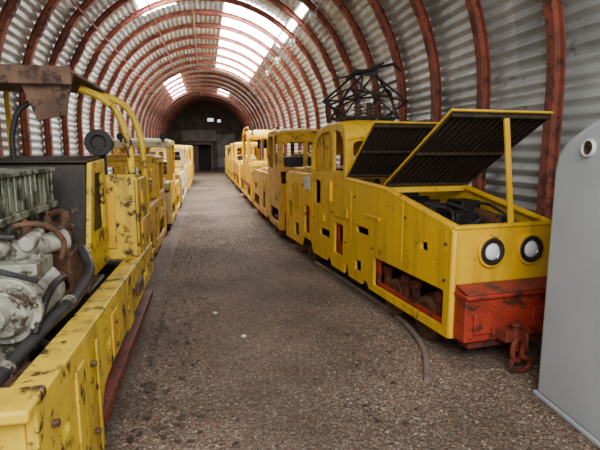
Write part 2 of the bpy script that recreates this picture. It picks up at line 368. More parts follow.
# ------------------------------------------------------------------ right-hand front locomotive
Wd, L1 = .92, 4.62
R1 = thing('mining_locomotive', 'bright yellow locomotive at right front with raised bonnet lids and red buffer', 'locomotive', (1.77, 3.18, 0), math.radians(6), 'yellow locomotives')
prof = [(0, .2), (.02, .18), (1.42, .18), (1.46, .24), (1.56, .24), (1.6, .18), (1.95, .18), (2.0, .3), (2.08, .3), (2.1, .18), (2.5, .18), (2.56, .26), (2.66, .26), (2.7, .2), (3.22, .2), (3.3, .34), (3.7, .34), (3.76, .2), (L1, .2), (L1, 1.24), (3.3, 1.27), (2.1, 1.28), (1.12, 1.24), (.02, 1.04)]
proB = [(0, .18), (L1, .18), (L1, 1.24), (3.3, 1.27), (2.1, 1.28), (1.12, 1.24), (.02, 1.04)]
holes = [rr(.1, .25, 1.32, .54, .02), [(.34, .79), (.45, .79), (.45, .855), (.35, .865)], rr(1.62, .3, 1.78, .42, .01), rr(1.45, .72, 1.76, .8, .03), rr(2.14, .36, 2.42, .74, .03), rr(2.58, .5, 2.94, .6, .02), rr(3.38, .42, 3.62, .82, .03), [(2.93, .9), (3.17, .9), (3.17, 1.2), (3.05, 1.22), (2.93, 1.2)], rr(3.9, .3, 4.15, .5, .02), rr(4.3, .55, 4.5, .8, .03)]
G().plate(prof, holes, .03, 'x', .015).done('side_panel', YEL, R1, .012, 3)
G().plate(proB, holes[:1], .03, 'x', Wd-.015).done('side_panel', YEL, R1, .006)
G().tube([(.024, .024, .19), (.024, .024, 1.0), (.026, .04, 1.03), (.026, 1.12, 1.232), (.026, 2.08, 1.27)], .03, 12).done('edge_roll', YEL, R1, 0)
G().tube([(Wd-.024, .024, .19), (Wd-.024, .024, 1.0), (Wd-.026, .04, 1.03), (Wd-.026, 1.12, 1.232), (Wd-.026, 2.08, 1.27)], .03, 12).done('edge_roll', YEL, R1, 0)
G().plate([(0.03, .18), (Wd-.03, .18), (Wd-.03, 1.04), (.03, 1.04)], [], .03, 'y', .015).box(.0, Wd, -.012, .05, 1.02, 1.05).done('front_panel', YEL, R1, .01, 3)
G().box(.03, Wd-.03, L1-.03, L1, .18, 1.24).done('rear_panel', YEL, R1)
G().box(.06, Wd-.06, .05, L1-.05, .2, .235).box(.3, .34, .05, L1-.05, .235, .9).box(.05, Wd-.05, 1.4, 1.44, .235, .95).box(.05, Wd-.05, 2.5, 2.54, .235, 1.0).done('chassis', DARK, R1)
for a, b in ((rr(.06, .21, 1.36, .58, .02), rr(.14, .28, 1.28, .51, .02)), (rr(2.1, .3, 2.45, .75, .02), rr(2.2, .5, 2.4, .7, .02)), (rr(3.33, .36, 3.66, .84, .02), rr(3.4, .42, 3.6, .6, .02))):
    G().plate(a, [b], .03, 'x', .06).done('inner_frame', REDP, R1, .003)
for x, s in ((.16, -1), (Wd-.16, 1)):
    for y in (.45, 1.02, 3.5, 4.1): wheel(R1, x, y, .19, s, DARK if s > 0 else BRN)
for y in (.28, .66, .84, 1.2): G().cyl((.07, y, .42), (.13, y, .42), .05).box(.08, .13, y-.03, y+.03, .26, .4).done('brake_hanger', RED2, R1, .003)
G().slab((.04, .06, .86), (Wd-.04, .06, .86), (Wd-.04, 2.08, 1.04), (.04, 2.08, 1.04), .02).done('bonnet_floor', DARK, R1, .002)
g = G()
for k in range(9):
    y = .18+k*.21; z = .9+k*.0185; g.box(.1, Wd-.1, y, y+.05, z, z+.07)
for x in (.2, .45, .7): g.slab((x, .12, .98), (x+.03, .12, .98), (x+.03, 1.05, 1.07), (x, 1.05, 1.07), .03)
g.done('resistor_grid', BLK, R1, .003)
for b in ((.3, .5, .4, .65, .93, 1.08), (.12, .24, .6, .95, .95, 1.12), (.6, .8, .75, 1.0, .95, 1.14)): G().box(*b).done('contactor_box', DARK, R1, .008)
G().cyl((.68, .3, 1.0), (.68, .65, 1.03), .06).done('motor_drum', BRN, R1, .005)
for P_ in ([(.2, .3, 1.0), (.3, .5, 1.1), (.25, .8, 1.12), (.5, 1.0, 1.1)], [(.8, .2, .98), (.7, .4, 1.1), (.78, .7, 1.12), (.6, 1.0, 1.1)], [(.15, .2, .98), (.4, .25, 1.04), (.55, .5, 1.06), (.5, .8, 1.12)]):
    G().tube(spl(P_), .014).done('cable', RUB, R1, 0)
G().slab((0.03, .03, 1.035), (.075, .03, 1.035), (.075, 1.12, 1.232), (.03, 1.12, 1.232), .01).slab((Wd-.075, .03, 1.035), (Wd-.03, .03, 1.035), (Wd-.03, 1.12, 1.232), (Wd-.075, 1.12, 1.232), .01).box(.03, Wd-.03, 1.1, 1.16, 1.2, 1.25).done('bonnet_rim', YEL, R1, .003)
def lid(y1, z1, y0, z0, bars=15):
    d = Vector((0, y0-y1, z0-z1)); Ln = d.length; d.normalize(); n = Vector((0, d.z, -d.y))
    if n.z > 0: n = -n
    a = Vector((0, y1, z1)); g = G(); W_ = Wd
    P = lambda x, s, h: a+Vector((x, 0, 0))+d*s-n*h
    g.hexa([P(0, 0, 0), P(W_, 0, 0), P(W_, Ln, 0), P(0, Ln, 0), P(0, 0, .015), P(W_, 0, .015), P(W_, Ln, .015), P(0, Ln, .015)])
    o = g.done('bonnet_lid', YEL, R1, .003)
    g = G(); g.hexa([P(.012, .012, -.006), P(W_-.012, .012, -.006), P(W_-.012, Ln-.012, -.006), P(.012, Ln-.012, -.006), P(.012, .012, -.001), P(W_-.012, .012, -.001), P(W_-.012, Ln-.012, -.001), P(.012, Ln-.012, -.001)])
    g.done('lid_lining', LIDM, o, .001); g = G()
    for k in range(bars+1):
        x = .012+(W_-.036)*k/bars; g.hexa([P(x, .02, -.02), P(x+.012, .02, -.02), P(x+.012, Ln-.02, -.02), P(x, Ln-.02, -.02), P(x, .02, -.004), P(x+.012, .02, -.004), P(x+.012, Ln-.02, -.004), P(x, Ln-.02, -.004)])
    for sft in (.03, Ln*.5, Ln-.05): g.hexa([P(.012, sft, -.03), P(W_-.012, sft, -.03), P(W_-.012, sft+.02, -.03), P(.012, sft+.02, -.03), P(.012, sft, -.004), P(W_-.012, sft, -.004), P(W_-.012, sft+.02, -.004), P(.012, sft+.02, -.004)])
    g.done('lid_slats', LIDR, o, .001)
    return o
lid(1.14, 1.27, .1, 1.885)
lid(2.08, 1.3, 1.38, 1.87)
G().hexa([(.5, .02, 1.04), (.545, .02, 1.04), (.545, .04, 1.04), (.5, .04, 1.04), (.48, .12, 1.85), (.525, .12, 1.85), (.525, .14, 1.85), (.48, .14, 1.85)]).done('lid_prop', YEL, R1, .002)
# cab: rounded corners, rear shoulder sloping down, rounded openings
cy0, cy1, ct = 2.1, 3.32, 1.93
arcR = [(cy1-.3+.3*math.cos(a), 1.5+.3*math.sin(a)) for a in [PI/2*k/8 for k in range(7)]]
arcF = [(cy0+.22-.22*math.sin(a), 1.69+.22*math.cos(a)) for a in [PI/2*k/8 for k in range(9)]]
co_ = [(cy0, 1.27), (cy1, 1.26)]+arcR+[(cy1-.42, 1.87), (cy1-.6, 1.91)]+arcF
for x in (.015, Wd-.015):
    G().plate(co_, [[(2.16, 1.36), (2.46, 1.36), (2.46, 1.82), (2.36, 1.83), (2.26, 1.8), (2.19, 1.72), (2.16, 1.62)], [(2.56, 1.33), (3.16, 1.31), (3.25, 1.38), (3.25, 1.52), (3.18, 1.66), (3.04, 1.76), (2.88, 1.81), (2.66, 1.83), (2.58, 1.8), (2.55, 1.72), (2.53, 1.4)]], .03, 'x', x).done('cab_side', YEL, R1, .01, 3)
G().plate([(.03, 1.27), (Wd-.03, 1.27), (Wd-.03, 1.76), (.03, 1.76)], [rr(.1, 1.38, .43, 1.7, .06), rr(.52, 1.38, .82, 1.7, .06)], .03, 'y', cy0+.02).done('cab_front', YEL, R1)
G().plate([(.03, 1.25), (Wd-.03, 1.25), (Wd-.03, 1.58), (.03, 1.58)], [rr(.12, 1.34, .8, 1.54, .06)], .03, 'y', cy1-.02).done('cab_rear', YEL, R1)
g = G(); prv = None
for y, z in [(cy1, 1.5)]+arcR[1:]+[(cy1-.42, 1.87), (cy1-.6, 1.91)]+arcF:
    row = [g.bm.verts.new(v) for v in ((-.005, y, z-.015), (.02, y, z+.006), (.08, y, z+.024), (.25, y, z+.038), (Wd-.25, y, z+.038), (Wd-.08, y, z+.024), (Wd-.02, y, z+.006), (Wd+.005, y, z-.015))]
    if prv:
        for i in range(7): g.face([prv[i], prv[i+1], row[i+1], row[i]])
    prv = row
ro = g.done('cab_roof', YEL, R1, 0); md = ro.modifiers.new('thick', 'SOLIDIFY'); md.thickness = .02; md.offset = -1
G().box(.1, Wd-.1, 2.5, 3.1, .25, 1.0).box(.2, .7, 3.1, 3.25, 1.0, 1.35).cyl((.5, 2.3, .9), (.5, 2.3, 1.4), .03).torus((.5, 2.32, 1.42), (0, .4, 1), .12, .012).done('cab_interior', DARK, R1)
g = G()
for k in range(8):
    y = 2.58+k*.08; h = 1.83 if k < 5 else 1.83-.07*(k-4)
    g.hexa([(.032, y-.02, 1.31), (.047, y-.02, 1.31), (.047, y+.02, 1.31), (.032, y+.02, 1.31), (.032, y+.03, h), (.047, y+.03, h), (.047, y+.07, h), (.032, y+.07, h)])
g.box(.03, .055, 2.52, 3.27, 1.28, 1.32).done('window_grille', YELD, R1, .002)
G().box(.03, Wd-.03, 3.3, L1-.02, 1.2, 1.27).box(.1, Wd-.1, 3.4, 3.95, 1.27, 1.36).box(.1, Wd-.1, 4.0, L1-.1, 1.27, 1.33).done('rear_bonnet', YELD, R1, .02, 3)
g = G()
for k in range(4): g.box(-.012, .0, 3.85+k*.085, 3.9+k*.085, .75, 1.12)
g.done('louvre', YELD, R1, .002)
for b in ((-.02, .0, 2.0, 2.1, .84, .94), (-.015, .0, 1.2, 1.5, .92, .95), (-.03, .0, 2.5, 2.58, .98, 1.22), (-.02, .0, 2.75, 2.85, .7, .78)): G().box(*b).done('hinge_bracket', YEL, R1, .003)
for y in (.75, 1.9, 3.25): G().box(-.006, .0, y, y+.025, .62, 1.15).done('weld_strip', YEL, R1, .002)
for y, z in ((.09, .9), (.09, .62), (.7, 1.02), (1.35, .62), (1.8, 1.1), (2.05, .55), (2.5, .85), (3.2, .7), (3.7, 1.1), (4.2, 1.05)):
    G().cyl((0, y, z), (-.012, y, z), .014, seg=6).done('bolt', BRN, R1, 0)
G().hexa([(-.012, 3.33, 1.06), (-.004, 3.33, 1.06), (-.004, 3.58, 1.05), (-.012, 3.58, 1.05), (-.03, 3.35, 1.24), (-.022, 3.35, 1.24), (-.022, 3.6, 1.23), (-.03, 3.6, 1.23)]).done('paper_notice', WHITE, R1, .001)['label'] = 'white notice sheet'
for x in (.325, .68): headlight(R1, x, .0, .845, .122)
# buffer
g = G().hexa([(.03, -.14, .2), (Wd-.03, -.14, .2), (Wd-.03, .0, .2), (.03, .0, .2), (.03, -.14, .53), (Wd-.03, -.14, .53), (Wd-.03, .0, .6), (.03, .0, .6)])
g.box(.02, Wd-.02, -.17, .0, .53, .56).box(.1, .26, -.16, -.14, .26, .42).box(.62, .82, -.16, -.14, .26, .42)
for x in (.08, .28, .6, .84):
    for z in (.24, .47): g.cyl((x, -.14, z), (x, -.158, z), .013, seg=6)
g.done('buffer_beam', REDP, R1, .01)
G().slab((.03, -.165, .562), (Wd-.03, -.165, .562), (Wd-.03, -.01, .6), (.03, -.01, .6), .012).done('buffer_top', REDT, R1, .003)
G().box(.1, Wd-.1, -.1, .2, .13, .2).done('drag_box', RED2, R1)
g = G().box(.3, .48, -.26, -.14, .22, .3).cyl((.39, -.25, .15), (.39, -.25, .34), .028).cyl((.39, -.25, .34), (.39, -.25, .36), .045)
hk = g.done('coupling_bracket', HOOK, R1, .004)
G().link((.39, -.28, .165), .2, .055, .085, .02).done('chain_link', HOOK, hk, 0)
G().tube(spl([(.4, -.3, .12), (.46, -.31, .1), (.48, -.31, .06), (.44, -.31, .022), (.37, -.31, .02), (.315, -.31, .05), (.32, -.31, .11)]), .019).done('hook', HOOK, hk, 0)
G().link((.5, -.24, .2), .9, .04, .08, .015).done('chain_link', HOOK, hk, 0)
# pantograph on the cab roof: compact dark tangle
p = G().box(.1, .8, 2.35, 2.39, 1.97, 2.0).box(.1, .8, 2.8, 2.84, 1.97, 2.0).box(.2, .24, 2.3, 2.9, 1.95, 1.99).box(.68, .72, 2.3, 2.9, 1.95, 1.99)
for x in (.22, .7):
    for y in (2.37, 2.82): p.cyl((x, y, 1.9), (x, y, 1.97), .035)
pg = p.done('pantograph', BLK, R1, .003)
g = G()
for a, b, r in (((.1, 2.4, 2.0), (.0, 2.85, 2.2), .017), ((.0, 2.85, 2.2), (.28, 2.5, 2.5), .015), ((.8, 2.4, 2.0), (.92, 2.85, 2.3), .017), ((.92, 2.85, 2.3), (.55, 2.6, 2.58), .015), ((.1, 2.8, 2.0), (.12, 2.3, 2.3), .015), ((.12, 2.3, 2.3), (.5, 2.7, 2.55), .013), ((.8, 2.8, 2.0), (.9, 2.35, 2.18), .015), ((.9, 2.35, 2.18), (.55, 2.7, 2.58), .014), ((.0, 2.85, 2.2), (.92, 2.85, 2.3), .013), ((.12, 2.3, 2.3), (.9, 2.35, 2.18), .013), ((.1, 2.4, 2.0), (.55, 2.6, 2.5), .012), ((.8, 2.4, 2.0), (.3, 2.6, 2.46), .012), ((-.05, 2.6, 2.12), (.45, 2.6, 2.32), .014), ((.3, 2.5, 2.05), (.38, 2.5, 2.5), .013), ((.6, 2.6, 2.0), (.56, 2.6, 2.6), .013), ((.2, 2.7, 2.15), (.85, 2.55, 2.45), .012)):
    g.tube([a, b], r)
g.done('pantograph_arm', BLK, pg, 0)
G().tube([(.15, 2.45, 2.42), (.25, 2.5, 2.5), (.85, 2.62, 2.66), (.96, 2.64, 2.58)], .018).tube([(.1, 2.8, 2.46), (.5, 2.75, 2.56), (.8, 2.8, 2.7)], .014).box(.3, .62, 2.58, 2.64, 2.5, 2.57).done('collector_shoe', BLK, pg, 0)
for x, y, h in ((.3, 2.45, .16), (.6, 2.8, .2), (.12, 2.65, .14), (.5, 2.45, .12)):
    g = G().cyl((x, y, 1.93), (x, y, 2.0+h), .03)
    for k in range(4): g.cyl((x, y, 1.98+k*.04), (x, y, 1.995+k*.04), .06)
    g.done('insulator', BRN, pg, 0)
G().tube(spl([(.3, 2.45, 2.12), (.15, 2.35, 2.3), (-.05, 2.55, 2.16), (.02, 2.75, 1.95)]), .012).tube(spl([(.6, 2.8, 2.12), (.8, 2.7, 2.36), (.95, 2.8, 2.14), (.86, 2.85, 1.92)]), .012).done('roof_cable', BLK, pg, 0)
# ------------------------------------------------------------------ generic locomotives of the two rows
def arcpoly(c0, c1, z0, ct, r):
    return [(c0, z0), (c1, z0)]+[(c1-r+r*math.cos(a), ct-r+r*math.sin(a)) for a in [PI/2*k/6 for k in range(7)]]+[(c0+r-r*math.sin(a), ct-r+r*math.cos(a)) for a in [PI/2*k/6 for k in range(7)]]
def loco(loc, rz, label, L, W, Hd, cab, paint, paint2, drop=.14, cabopen=False, louv=True, crad=.1, extra=(), seed=1):
    rnd = random.Random(seed)
    t = thing('mining_locomotive', label, 'locomotive', loc, rz, 'yellow locomotives')
    c0, c1, ct = cab; low = .2
    H2 = Hd-rnd.uniform(.05, .22)
    o = [(0, low), (L*.3, low), (L*.32, low+.08), (L*.36, low+.08), (L*.38, low), (L, low), (L, H2-drop), (L-.1, H2), (c1, H2), (c1, Hd), (c0, Hd), (.12, Hd), (0, Hd-drop)]
    hs = [rr(.2, .3, min(1.2, c0+.9), .54, .03), rr(L-1.3, .3, L-.3, .54, .03), rr(L/2-.2, .35, L/2+.15, .8, .04), rr(.35, .7, .5, .78, .01), rr(L-.9, .68, L-.5, .82, .02)]
    for x in (.015, W-.015): G().plate(o, hs, .03, 'x', x).done('side_panel', paint, t, .01)
    for y, z in ((.02, Hd), (L-.02, H2)): G().box(.03, W-.03, y-.015, y+.015, low, z-drop).done('end_panel', paint2, t)
    for a, b, z in ((.05, c0-.02, Hd), (c1+.02, L-.05, H2)):
        if b-a > .2:
            g = G().box(.04, W-.04, a, b, z-.16, z-.02)
            n = int((b-a)/.45)
            for k in range(n): g.box(.12, W-.12, a+.06+k*.45, a+.4+k*.45, z-.02, z+.03+rnd.random()*.06)
            g.done('bonnet', paint2, t, .02, 3)
    G().box(.08, W-.08, .06, L-.06, .21, .27).box(.1, W-.1, 1.35, L-1.45, .27, H2-.2).done('chassis', DARK, t)
    for x, s in ((.15, -1), (W-.15, 1)):
        for y in (.5, .98, L-1.05, L-.55): wheel(t, x, y, .18, s)
    for y, s in ((0, -1), (L, 1)):
        a, b = sorted((y, y+s*.13)); G().box(.08, W-.08, a, b, .22, .5).box(W/2-.07, W/2+.07, min(y, y+s*.2), max(y, y+s*.2), .3, .4).done('buffer_beam', REDP if s < 0 else RED2, t, .008)
    for x in (W*.27, W*.73): headlight(t, x, .0, Hd-drop-.16, .085, -1, paint)
    sh = arcpoly(c0, c1, Hd, ct, crad)
    mid = c0+(c1-c0)*rnd.uniform(.4, .6); wz0, wz1 = Hd+.08, ct-.09; wr = min(.14, crad)
    wins = [rr(c0+.08, wz0, c1-.08, wz1, wr)] if cabopen else [rr(c0+.08, wz0, mid-.04, wz1, wr), rr(mid+.04, wz0-.04, c1-.08, wz1, wr)]
    for x in (.015, W-.015): G().plate(sh, wins, .03, 'x', x).done('cab_side', paint, t, .008)
    for y in (c0+.02, c1-.02):
        G().plate(rr(.03, Hd, W-.03, ct-crad*.7, .01), [rr(.1, wz0, W/2-.04, wz1-.06, .05), rr(W/2+.04, wz0, W-.1, wz1-.06, .05)], .03, 'y', y).done('cab_end', paint, t)
    g = G(); prv = None
    for y, z in sh[2:][::-1]:
        row = [g.bm.verts.new(v) for v in ((-.01, y, z-.01), (.08, y, z+.02), (W/2, y, z+.04), (W-.08, y, z+.02), (W+.01, y, z-.01))]
        if prv:
            for i in range(4): g.face([prv[i], prv[i+1], row[i+1], row[i]])
        prv = row
    ro = g.done('cab_roof', paint2, t, 0); md = ro.modifiers.new('thick', 'SOLIDIFY'); md.thickness = .03
    if not cabopen: G().box(.15, W-.15, c0+.25, c1-.2, Hd-.1, Hd+.25).done('cab_interior', DARK, t)
    if louv:
        for x in (-.012, W):
            g = G()
            for k in range(5): g.box(x, x+.012, c1+.25+k*.09, c1+.3+k*.09, H2-.4, H2-.12)
            g.box(x+.003, x+.009, c1+.25, c1+.66, H2-.3, H2-.28); g.done('louvre', paint2, t, .002)
    if 'rail' in extra:
        for x in (.04, W-.04): G().tube(spl([(x, c0+.1, ct-.02), (x, c0+.2, ct+.1), (x, c1-.2, ct+.1), (x, c1-.1, ct-.02)]), .018).done('roof_rail', paint, t, 0)
    if 'red' in extra:
        for x in (-.008, W): G().box(x, x+.008, .1, L-.1, .56, .66).done('red_stripe', REDP, t, .001)
    if 'lamp' in extra:
        for x in (.15, W-.15): G().cyl((x, c0+.08, ct+.06), (x, c0-.04, ct+.06), .05, .07).box(x-.02, x+.02, c0+.04, c0+.1, ct-.05, ct+.03).done('roof_lamp', BLK, t, .003)
    if 'post' in extra:
        for y in (c1+.4, min(L-.2, c1+1.4)):
            G().box(.03, .07, y, y+.04, H2-.05, H2+.42).box(W-.07, W-.03, y, y+.04, H2-.05, H2+.42).box(.03, W-.03, y, y+.04, H2+.38, H2+.42).done('cross_frame', paint, t, .003)
    if 'tank' in extra:
        a, b = (.3, c0-.15) if c0 > 1 else (c1+.2, L-.3)
        G().cyl((W*.5, a, Hd+.15), (W*.5, b, Hd+.15), .17).done('air_tank', CREAM, t, .01)
    if 'gear' in extra:
        a, b = (.15, c0-.1) if c0 > 1 else (c1+.15, L-.2)
        for k in range(5):
            y = a+(b-a-.35)*rnd.random(); x = rnd.uniform(.15, W-.3); h = rnd.uniform(.12, .34)
            if k % 2: G().cyl((x+.1, y+.1, Hd-.2), (x+.1, y+.1, Hd+h), rnd.uniform(.05, .1)).done('canister', rnd.choice((CREAM, BRN, GRYG)), t, .01)
            else: G().box(x, x+.26, y, y+.3, Hd-.2, Hd+h).done('control_box', rnd.choice((BLK, GRYG, YELD)), t, .015)
        G().tube(spl([(W-.12, a, Hd-.15), (W-.1, a+.1, Hd+.3), (W-.12, (a+b)/2, Hd+.34), (W-.14, b-.1, Hd+.26), (W-.14, b, Hd-.15)]), .015).done('handrail', YELD, t, 0)
    return t
loco((1.26, 8.25, 0), math.radians(1), 'dirty yellow locomotive with two-window cab, second in the right-hand row', 4.2, 1.0, 1.22, (.2, 1.45, 1.95), OCH, YELD, .2, False, True, .25, ('gear',), 3)
loco((1.2, 13.1, 0), 0, 'clean yellow locomotive with tall open-framed cab, third in the right-hand row', 4.0, 1.05, 1.22, (1.0, 2.8, 2.15), YEL, YEL, .3, True, True, .28, ('rail', 'red', 'lamp'), 4)
loco((1.2, 17.9, 0), 0, 'yellow locomotive with pale tank and low bonnet, fourth in the right-hand row', 3.8, 1.05, 1.1, (2.3, 3.5, 1.9), YEL, YEL, .25, False, False, .12, ('red', 'tank'), 5)
loco((1.2, 22.4, 0), 0, 'yellow locomotive, fifth in the right-hand row', 3.8, 1.05, 1.3, (.3, 1.6, 1.9), YEL, YELD, .14, True, True, .25, ('post',), 6)
loco((1.2, 26.9, 0), 0, 'yellow locomotive, farthest of the right-hand row', 4.0, 1.05, 1.2, (1.5, 2.8, 1.85), YEL, YELD, .14, False, True, .15, (), 7)
loco((-1.76, 5.45, 0), 0, 'dirty yellow locomotive right behind the stripped left front one', 3.2, 1.06, .88, (2.1, 3.0, 1.5), YELD, OCH, .1, True, False, .1, ('gear',), 8)
loco((-1.76, 9.4, 0), 0, 'yellow and cream locomotive with roof lamps, third in the left-hand row', 3.2, 1.1, 1.0, (.6, 1.5, 1.8), YEL, CREAM, .2, True, False, .18, ('gear', 'lamp'), 9)
loco((-1.76, 13.2, 0), 0, 'cream locomotive with a pale air tank, fourth in the left-hand row', 3.9, 1.12, .98, (2.0, 3.2, 1.7), CREAM, YELD, .14, True, False, .12, ('tank', 'post'), 10)
loco((-1.76, 17.9, 0), 0, 'yellow locomotive, fifth in the left-hand row', 3.9, 1.15, 1.1, (.4, 1.6, 1.75), YEL, YEL, .14, False, True, .2, ('gear',), 11)
loco((-1.76, 22.5, 0), 0, 'yellow locomotive, farthest of the left-hand row', 4.0, 1.15, 1.1, (2.0, 3.2, 1.8), YEL, CREAM, .14, False, True, .1, (), 12)
# ------------------------------------------------------------------ left-hand front locomotive (stripped, engine showing)
O = (-1.15, 1.55, 0)
Lc = thing('mining_locomotive', 'stripped worn yellow locomotive at left front with bare grey engine and bent tube cab frame', 'locomotive', O, 0, 'yellow locomotives')
def g_(): return G(O)
def side(x):
    return g_().plate([(1.55, .1), (2.38, .1), (2.42, .3), (2.5, .38), (2.6, .40), (3.3, .40), (3.34, .36), (3.6, .36), (3.64, .4), (4.95, .40), (4.95, .68), (2.5, .745), (1.55, .8)], [rr(1.75, .52, 1.87, .58, .02), rr(3.3, .5, 3.38, .54, .01), rr(2.6, .52, 2.72, .58, .01), rr(4.2, .48, 4.4, .56, .02)], .035, 'x', x)
side(-.568).done('frame_plate', YELL, Lc, .01, 3); side(-1.74).done('frame_plate', YELL, Lc, .008)
g_().slab((-.68, 1.55, .785), (-.55, 1.55, .785), (-.55, 4.95, .665), (-.68, 4.95, .665), .022).done('frame_flange', YELL, Lc, .008, 3)
g_().slab((-1.76, 1.55, .78), (-1.62, 1.55, .78), (-1.62, 4.95, .67), (-1.76, 4.95, .67), .022).done('frame_flange', YELL, Lc, .005)
g_().box(-.548, -.535, 1.6, 2.36, .1, .13).box(-.548, -.535, 2.33, 2.36, .13, .7).done('edge_strip', YELL, Lc, .004)
g_().box(-.552, -.54, 1.98, 2.12, .3, .7).done('gusset', YELL, Lc, .006)
g_().box(-.552, -.54, 2.75, 2.9, .43, .68).done('gusset', YELD, Lc, .006)
g_().box(-.552, -.52, 3.7, 3.95, .5, .6).done('step_bracket', BRN, Lc, .006)
for y, z in ((1.68, .66), (1.68, .3), (2.25, .62), (2.25, .28), (2.82, .62), (2.82, .48), (3.6, .58), (4.1, .6), (4.7, .56)):
    g_().cyl((-.55, y, z), (-.525, y, z), .016, seg=6).done('bolt', BRN, Lc, .002)
g = g_().box(-1.72, -.59, 1.55, 1.6, .1, .8).box(-1.76, -.55, 1.48, 1.66, .775, .82)
for x in (-1.6, -1.15, -.7): g.cyl((x, 1.5, .66), (x, 1.55, .66), .03, seg=8)
g.done('end_beam', YELL, Lc, .012, 3)
g_().cyl((-.92, 1.57, .82), (-.92, 1.57, .86), .045).cyl((-.92, 1.57, .86), (-.92, 1.57, .88), .03, seg=8).done('coupling_pin', YELD, Lc, .004)
g_().box(-1.7, -.62, 2.42, 4.95, .14, .40).done('sill', RED2, Lc, .01)
g_().box(-.64, -.55, 2.5, 4.8, .16, .24).done('sill_rail', RED2, Lc, .01)
for x, s in ((-.75, 1), (-1.55, -1)):
    for y in (2.0, 4.0): wheel(Lc, x-O[0], y-O[1], .2, s)
g_().box(-1.72, -.6, 1.66, 4.95, .5, .55).done('deck', DARK, Lc)
# engine: pale mossy ribbed block
g = g_().box(-1.5, -1.02, 2.5, 3.4, .55, 1.16).box(-1.46, -1.04, 2.55, 3.35, 1.16, 1.24)
for k in range(5): g.box(-1.02, -.99, 2.55+k*.17, 2.62+k*.17, .62, 1.12)
for k in range(3): g.box(-1.48+k*.16, -1.38+k*.16, 2.46, 2.5, .75, 1.12)
eng = g.done('engine_block', GRYG, Lc, .012)
g = g_().hexa([(-1.58, 2.5, 1.26), (-1.0, 2.5, 1.26), (-1.0, 3.46, 1.26), (-1.58, 3.46, 1.26), (-1.56, 2.51, 1.47), (-1.01, 2.51, 1.47), (-1.01, 3.45, 1.47), (-1.56, 3.45, 1.47)])
g.box(-1.6, -.985, 2.48, 3.48, 1.225, 1.265).box(-1.6, -.985, 2.48, 3.48, 1.46, 1.485).cyl((-1.3, 2.75, 1.48), (-1.3, 2.75, 1.52), .045)
for k in range(12): g.box(-1.0, -.99, 2.54+k*.078, 2.56+k*.078, 1.27, 1.46)
for k in range(6): g.box(-1.54+k*.09, -1.515+k*.09, 2.49, 2.51, 1.27, 1.46)
g.done('rocker_cover', GRYG, eng, .008, 2)
for k in range(4): g_().cyl((-.97, 2.62+k*.19, 1.08), (-.97, 2.62+k*.19, 1.2), .026, seg=10).cyl((-.97, 2.62+k*.19, 1.2), (-.97, 2.62+k*.19, 1.23), .016, seg=6).done('injector', BRN if k % 2 else DARK, eng, .003)
g_().tube([(-.955, 2.55, 1.14), (-.955, 3.3, 1.14)], .018).done('fuel_rail', BRN, eng, 0)
PX, PZ = -.88, .9
g = g_().cyl((PX, 2.26, PZ), (PX, 2.6, PZ), .13, .15, 28).cyl((PX, 2.22, PZ), (PX, 2.26, PZ), .15, seg=28).cyl((PX, 2.17, PZ), (PX, 2.22, PZ), .1, .12, 24).cyl((PX, 2.1, PZ), (PX, 2.17, PZ), .045)
for k in range(8):
    a = 2*PI*k/8+.2; g.cyl((PX+.132*math.cos(a), 2.2, PZ+.132*math.sin(a)), (PX+.132*math.cos(a), 2.225, PZ+.132*math.sin(a)), .013, seg=6)
g.box(PX-.1, PX+.1, 2.35, 2.6, PZ+.08, PZ+.18).box(PX-.13, PX+.02, 2.3, 2.55, PZ-.3, PZ-.08); g.done('gearbox', ALU, Lc, .008)
g = g_().cyl((-.92, 2.45, 1.12), (-.76, 2.62, 1.14), .05).cyl((-.76, 2.62, 1.14), (-.73, 2.65, 1.145), .06).cyl((-.84, 2.42, 1.16), (-.84, 2.6, 1.18), .035).box(-.96, -.8, 2.48, 2.66, 1.05, 1.1)
g.ball((-.95, 2.42, 1.15), .045).done('valve_body', ALU, Lc, .005)
g_().tube(spl([(-.93, 2.45, 1.15), (-.9, 2.45, 1.24), (-.78, 2.5, 1.24), (-.72, 2.58, 1.15), (-.74, 2.6, 1.05)]), .014).done('pipe', BRN, Lc, 0)
g_().tube(spl([(-1.02, 2.4, 1.05), (-.98, 2.35, 1.2), (-.88, 2.4, 1.2)]), .014).done('pipe', RUB, Lc, 0)
for j, P_ in enumerate(([(-1.1, 2.3, 1.1), (-1.0, 2.2, 1.0), (-1.02, 2.1, .8), (-1.1, 2.05, .65)], [(-.98, 2.6, 1.05), (-.86, 2.75, 1.12), (-.78, 2.9, 1.0), (-.8, 2.95, .9)], [(-.8, 2.3, .75), (-.74, 2.4, .66), (-.72, 2.8, .62), (-.8, 3.2, .62)], [(-1.0, 3.3, 1.2), (-.9, 3.35, 1.1), (-.82, 3.3, .9), (-.8, 3.3, .62)], [(-1.2, 1.9, .6), (-1.05, 1.85, .7), (-.95, 1.9, .8), (-.93, 2.1, .86)], [(-1.05, 2.5, .95), (-1.0, 2.3, 1.08), (-.9, 2.24, 1.08), (-.78, 2.35, 1.0)], [(-.76, 2.2, .8), (-.73, 2.35, .95), (-.74, 2.6, .95), (-.78, 2.8, .85)])):
    g_().tube(spl(P_), .013 if j % 2 else .017).done('hose', (RUB, BRN, RUB, DARK, RUB, RUB, DARK)[j], Lc, 0)
g = g_().box(-.92, -.76, 2.82, 3.15, .7, 1.02).cyl((-.83, 2.78, .88), (-.83, 2.86, .88), .07).cyl((-.84, 3.0, 1.0), (-.84, 3.0, 1.14), .055).cyl((-.84, 3.0, 1.14), (-.84, 3.0, 1.17), .07).cyl((-.76, 2.95, .8), (-.7, 2.95, .8), .05).box(-.96, -.9, 2.9, 3.1, .6, .85).cyl((-.9, 2.86, 1.02), (-.9, 2.86, 1.1), .035)
